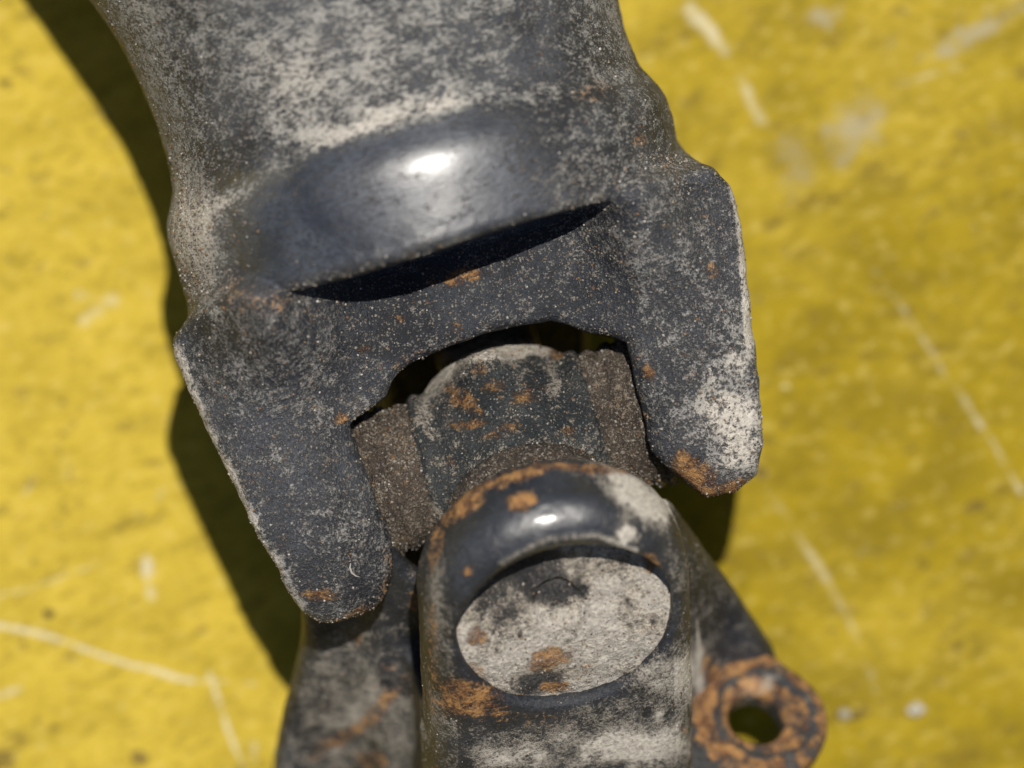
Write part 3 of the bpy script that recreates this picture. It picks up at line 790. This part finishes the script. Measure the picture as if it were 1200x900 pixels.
# bearing cap: dust-packed disc recessed in the ear
def build_cap():
    rmax = 131.0; T0 = 250.0
    nr, na = 62, 300
    r = np.linspace(0.3, rmax, nr); th = np.linspace(0, 2 * math.pi, na, endpoint=False)
    Rr, TH = np.meshgrid(r, th, indexing='ij')
    a = (Rr * np.cos(TH)).ravel(); e = (Rr * np.sin(TH)).ravel()
    P0 = np.stack([a, e, 0 * a], 1)
    z = (fbm(P0, 60, 3, 3) - 0.5) * 10 + (fbm(P0, 14, 5, 3) - 0.5) * 6.5
    z += 1.0 * (np.hypot(a, e) / rmax) ** 2
    # round centre dimple
    dc = np.hypot(a + 6, (e - 10)) + (fbm(P0, 14, 8, 2) - 0.5) * 5
    z += -8 * (1 - sstep(dc, 22, 32)) + 2.5 * np.exp(-((dc - 33) / 8) ** 2)
    z += 1.5 * np.exp(-(dc / 10) ** 2)
    # rising dust bank toward the lower rim
    z += 42 * sstep(-e, -95, 70)
    T = T0 + z
    V = C0 + (a + 4)[:, None] * Ah + T[:, None] * Th + (e + 3)[:, None] * Eh
    # back plate so the cap has thickness
    Vb = C0 + a.reshape(nr, na)[-1][:, None] * Ah + 210.0 * Th + e.reshape(nr, na)[-1][:, None] * Eh
    V = np.concatenate([V, Vb])
    I, J = np.meshgrid(np.arange(nr), np.arange(na), indexing='ij')
    I, J = I[:-1], J[:-1]
    J2 = (J + 1) % na
    Q = np.stack([(I * na + J).ravel(), ((I + 1) * na + J).ravel(), ((I + 1) * na + J2).ravel(), (I * na + J2).ravel()], 1)
    j = np.arange(na); base = (nr - 1) * na
    Qs = np.stack([base + j, nr * na + j, nr * na + (j + 1) % na, base + (j + 1) % na], 1)
    Q = np.concatenate([Q, Qs])
    n = np.cross(V[Q[:, 2]] - V[Q[:, 0]], V[Q[:, 3]] - V[Q[:, 1]])
    if (n[:2000] @ Th).sum() < 0: Q = Q[:, ::-1]
    dust = np.full(len(V), 0.93) + (fbm(V, 34, 9) - 0.5) * 0.9 - 0.3 * sstep(fbm(V, 9, 19, 2), 0.62, 0.8)
    for cx, cy, rx, ry, rot, s in ((590, 700, 46, 26, -30, .55), (655, 690, 30, 20, -15, .6), (625, 662, 40, 16, -15, .5), (640, 800, 40, 14, -10, .42), (700, 660, 46, 14, 10, .3)):
        dust -= blot(V, cx, cy, rx, ry, rot, 0.6, 72) * s
    rust = np.full(len(V), -0.4)
    for cx, cy, rx, ry, rot, s in ((646, 771, 26, 13, -12, 1.1), (650, 805, 18, 7, 0, .95), (560, 746, 11, 13, 30, .95), (556, 790, 12, 20, -50, .55), (762, 660, 10, 12, -30, .9)):
        rust = np.maximum(rust, blot(V, cx, cy, rx, ry, rot, 0.45, 73) * s)
    o = emit("bearing_cap", V, Q, M_CAP, yoke, {"dust": dust, "rust": rust, "gloss": np.zeros(len(V))})
    o["label"] = "recessed round bearing cap packed with pale dust and two rust spots"
    N = vnormals(V, Q)
    return (V, Q, N, dust, dust * 0)
cap_data = build_cap()

# bolt lug of the flange
def build_lug():
    h = 2.6
    x, y = unproj(888, 838, -150)
    O = np.array([x, y, -150.0])
    tl, az = R(35), R(19)
    n3 = np.array([math.sin(az) * math.sin(tl), math.cos(az) * math.sin(tl), math.cos(tl)])
    b1 = np.array([math.cos(az), -math.sin(az), 0.0])
    b2 = np.cross(n3, b1)
    xs, ys, zs = axes((-150, -130, -58), (100, 130, 24), h)
    X, Y = np.meshgrid(xs, ys, indexing='ij')
    rc = np.sqrt((X - 8) ** 2 + (Y - 4) ** 2)
    ring = rc - 78
    arm = poly_sdf(X, Y, [(-150, 122), (-80, 108), (0, 84), (30, -68), (0, -86), (-60, -118), (-150, -128)])
    out2 = smin(ring, arm, 24)
    rr = np.sqrt(X ** 2 + Y ** 2)
    F = np.empty((len(xs), len(ys), len(zs)), np.float32)
    for k, Z in enumerate(zs):
        topz = -4.0 * (1 - sstep(rc, 54, 62)) + 1.0 * np.sin(rc / 4.0)
        b = extrude(out2, np.maximum(Z - topz, -38 - Z), 11.0)
        b = smax(b, -(rr - 34 - 0.45 * max(0.0, Z + 12)), 5.0)
        F[:, :, k] = b
    L, Q = surface_nets(F, (xs[0], ys[0], zs[0]), h)
    V = O + L[:, :1] * b1 + L[:, 1:2] * b2 + L[:, 2:3] * n3
    V, N = roughen(V, Q, 0.9, 93)
    rc = np.hypot(L[:, 0] - 8, L[:, 1] - 4)
    top = (L[:, 2] > -14)
    rust = np.where(top, 1.0, 0.2) + (fbm(V, 20, 5) - 0.5) * 1.7
    rust -= np.exp(-((rc - 58 + 16 * (fbm(V, 30, 15) - .5)) / 5) ** 2) * 0.8
    rust *= 1 - 0.85 * sstep(rc + 60 * (fbm(V, 30, 25) - .5), 76, 104)
    dust = 0.28 + (fbm(V, 18, 7) - 0.5) * 0.9 + blot(V, 885, 805, 30, 12, -15, .8, 5) * 0.9
    dust *= 1 - 0.5 * sstep(rc, 74, 92)
    o = emit("bolt_lug", V, Q, M_LUG, yoke, {"dust": dust, "rust": rust, "gloss": np.zeros(len(V))})
    o["label"] = "rusty orange flange lug with an open bolt hole"
    return (V, Q, N, dust, dust * 0)
lug_data = build_lug()

# ---------------------------------------------------------------- grit: loose sand grains stuck on the metal
SEALTONE = 0.85
def scatter(name, data, n, parent, rng, size=(0.7, 2.2), box=(-20, 1220, -20, 920), minz=0.15, tone=1.0):
    V, Q, N, dust, gloss = data
    c = V[Q].mean(1); nrm = N[Q].mean(1)
    ix, iy = to_img(c)
    ar = np.linalg.norm(np.cross(V[Q[:, 2]] - V[Q[:, 0]], V[Q[:, 3]] - V[Q[:, 1]]), axis=1)
    wgt = ar * (nrm[:, 2] > minz) * (1 - 0.96 * gloss[Q[:, 0]]) * (0.25 + np.clip(dust[Q[:, 0]], 0, 1))
    wgt *= (ix > box[0]) & (ix < box[1]) & (iy > box[2]) & (iy < box[3])
    wgt *= 0.15 + fbm(c, 30, 3) ** 3 * 4
    k = rng.choice(len(Q), n, p=wgt / wgt.sum())
    b = rng.random((n, 2))
    p = (V[Q[k, 0]] * (1 - b[:, :1]) + V[Q[k, 1]] * b[:, :1]) * (1 - b[:, 1:]) + (V[Q[k, 3]] * (1 - b[:, :1]) + V[Q[k, 2]] * b[:, :1]) * b[:, 1:]
    s = 0.85 * (size[0] + (size[1] - size[0]) * rng.random(n) ** 5)
    octa = np.array([(1, 0, 0), (-1, 0, 0), (0, 1, 0), (0, -1, 0), (0, 0, 1), (0, 0, -1)], float)
    tri = np.array([(0, 2, 4), (2, 1, 4), (1, 3, 4), (3, 0, 4), (2, 0, 5), (1, 2, 5), (3, 1, 5), (0, 3, 5)])
    # random rotations
    qq = rng.normal(size=(n, 4)); qq /= np.linalg.norm(qq, axis=1, keepdims=True)
    w_, x, y, z = qq.T
    Rm = np.stack([1 - 2 * (y * y + z * z), 2 * (x * y - z * w_), 2 * (x * z + y * w_), 2 * (x * y + z * w_), 1 - 2 * (x * x + z * z), 2 * (y * z - x * w_),
                   2 * (x * z - y * w_), 2 * (y * z + x * w_), 1 - 2 * (x * x + y * y)], 1).reshape(n, 3, 3)
    o6 = octa[None] * (0.6 + 0.7 * rng.random((n, 6, 1))) * s[:, None, None]
    G = np.einsum('nij,nkj->nki', Rm, o6) + (p + nrm[k] * (s * 0.35)[:, None])[:, None]
    T = (tri[None] + 6 * np.arange(n)[:, None, None]).reshape(-1, 3)
    pal = np.array([(0.34, 0.30, 0.24), (0.22, 0.18, 0.14), (0.55, 0.51, 0.44), (0.30, 0.20, 0.11), (0.10, 0.09, 0.08), (0.70, 0.68, 0.62), (0.34, 0.16, 0.06)])
    pi = rng.choice(len(pal), n, p=[.30, .24, .12, .12, .15, .03, .04])
    tint = np.repeat(0.62 * pal[pi] * (0.75 + 0.5 * rng.random((n, 1))) * tone, 6, axis=0)
    o = link_mesh(name, G.reshape(-1, 3), T, M_GRAIN, parent, {"tint": tint}, smooth=False, base=BASE)
    o["kind"] = "stuff"
    return o

rng = np.random.default_rng(7)
scatter("grit", upper_data, 9000, fork, rng, (0.7, 2.6), (190, 900, 180, 740))
scatter("grit", upper_data, 2600, tube, rng, (0.7, 2.2), (80, 820, -20, 360))
scatter("grit", cross_data, 3000, cross, rng, (0.7, 2.4))
for sd in seals[:2]:
    scatter("grit", sd[1], 2200, sd[0], rng, (0.7, 2.6), tone=SEALTONE)
scatter("grit", seals[2][1], 2000, seals[2][0], rng, (0.7, 2.4), tone=SEALTONE)
scatter("grit", cap_data, 3500, yoke, rng, (0.6, 2.4), tone=1.25)
scatter("grit", lower_data, 3000, yoke, rng, (0.6, 1.6))

# ---------------------------------------------------------------- crumbs lying on the yellow surface
def crumb(px, py, r, seed, col, name, label, cat):
    bm_r = np.random.default_rng(seed)
    nlat, nlon = 14, 22
    th = np.linspace(0, math.pi, nlat); phi = np.linspace(0, 2 * math.pi, nlon, endpoint=False)
    A, B = np.meshgrid(th, phi, indexing='ij')
    D = np.stack([np.sin(A) * np.cos(B), np.sin(A) * np.sin(B), np.cos(A)], 2).reshape(-1, 3)
    f = 0.75 + 0.6 * (fbm(D * 10 + 50 * seed, 8.0, seed) - 0.2)
    V = D * f[:, None] * r * np.array([1.15, 0.85, 0.6])
    V -= np.array([0, 0, V[:, 2].min()])
    I, J = np.meshgrid(np.arange(nlat - 1), np.arange(nlon), indexing='ij'); J2 = (J + 1) % nlon
    Q = np.stack([(I * nlon + J).ravel(), ((I + 1) * nlon + J).ravel(), ((I + 1) * nlon + J2).ravel(), (I * nlon + J2).ravel()], 1)
    m = NB(name + "_stone")
    n = m.noise(m.coord(), 14.0, 4.0)
    m.link(m.mix(m.ramp(n, 0.35, 0.65), tuple(c * 0.6 for c in col), col), m.b.inputs["Base Color"]); m.b.inputs["Roughness"].default_value = 0.85
    o = link_mesh(name, V, Q, m.m)
    x, y = unproj(px, py, -H)
    o.location = (x * S, y * S, -0.5 * S)
    o["label"] = label; o["category"] = cat
def fibre():
    V, Q, N, d_, g_ = upper_data
    ix, iy = to_img(V)
    pts = []
    for px, py in ((411, 660), (410, 665), (412, 671), (417, 675), (421, 676)):
        k = np.argmin((ix - px) ** 2 + (iy - py) ** 2 - 3 * np.minimum(V[:, 2], 200) * (V[:, 2] > 60) + 1e4 * (V[:, 2] < 60))
        x, y = unproj(px, py, V[k, 2])
        pts.append(np.array([x, y, V[k, 2] + 1.8]))
    pts = np.array(pts)
    rad = np.array([0.5, 1.1, 1.3, 1.0, 0.4]); m = 8
    ring = []
    for i, p in enumerate(pts):
        t = pts[min(i + 1, 4)] - pts[max(i - 1, 0)]; t /= np.linalg.norm(t)
        a = np.cross(t, wh); a /= np.linalg.norm(a); b = np.cross(a, t)
        for j in range(m):
            ang = 2 * math.pi * j / m
            ring.append(p + rad[i] * (math.cos(ang) * a + math.sin(ang) * b))
    Qr = np.array([(i * m + j, i * m + (j + 1) % m, (i + 1) * m + (j + 1) % m, (i + 1) * m + j) for i in range(4) for j in range(m)])
    mm = NB("pale_fibre"); mm.b.inputs["Base Color"].default_value = (0.36, 0.34, 0.31, 1); mm.b.inputs["Roughness"].default_value = 0.6
    base = pts[2] - np.array([0, 0, 2.0])
    o = link_mesh("fibre", np.array(ring), Qr, mm.m, base=base)
    o.location = (base[0] * S, base[1] * S, (base[2] + H) * S)
    o["label"] = "tiny curved white fibre stuck near the tip of the left fork arm"; o["category"] = "fibre"
fibre()
for args in ((1073, 831, 10, 3, (0.52, 0.48, 0.38), "stone_crumb", "larger pale crumb on the yellow surface right of the rusty lug", "crumb"),
             (990, 836, 8, 4, (0.42, 0.38, 0.27), "stone_crumb", "smaller tan crumb on the yellow surface nearest the rusty lug", "crumb"),
             (57, 720, 5, 5, (0.05, 0.035, 0.02), "dirt_crumb", "tiny dark speck of dirt above the long white scratch at lower left", "crumb"),
             (920, 453, 5, 6, (0.62, 0.52, 0.20), "paint_flake", "tiny pale flake just right of the right fork arm", "flake")):
    crumb(*args)
# joint geometry sits relative to its Empty; lift everything from joint-centre height to the tabletop
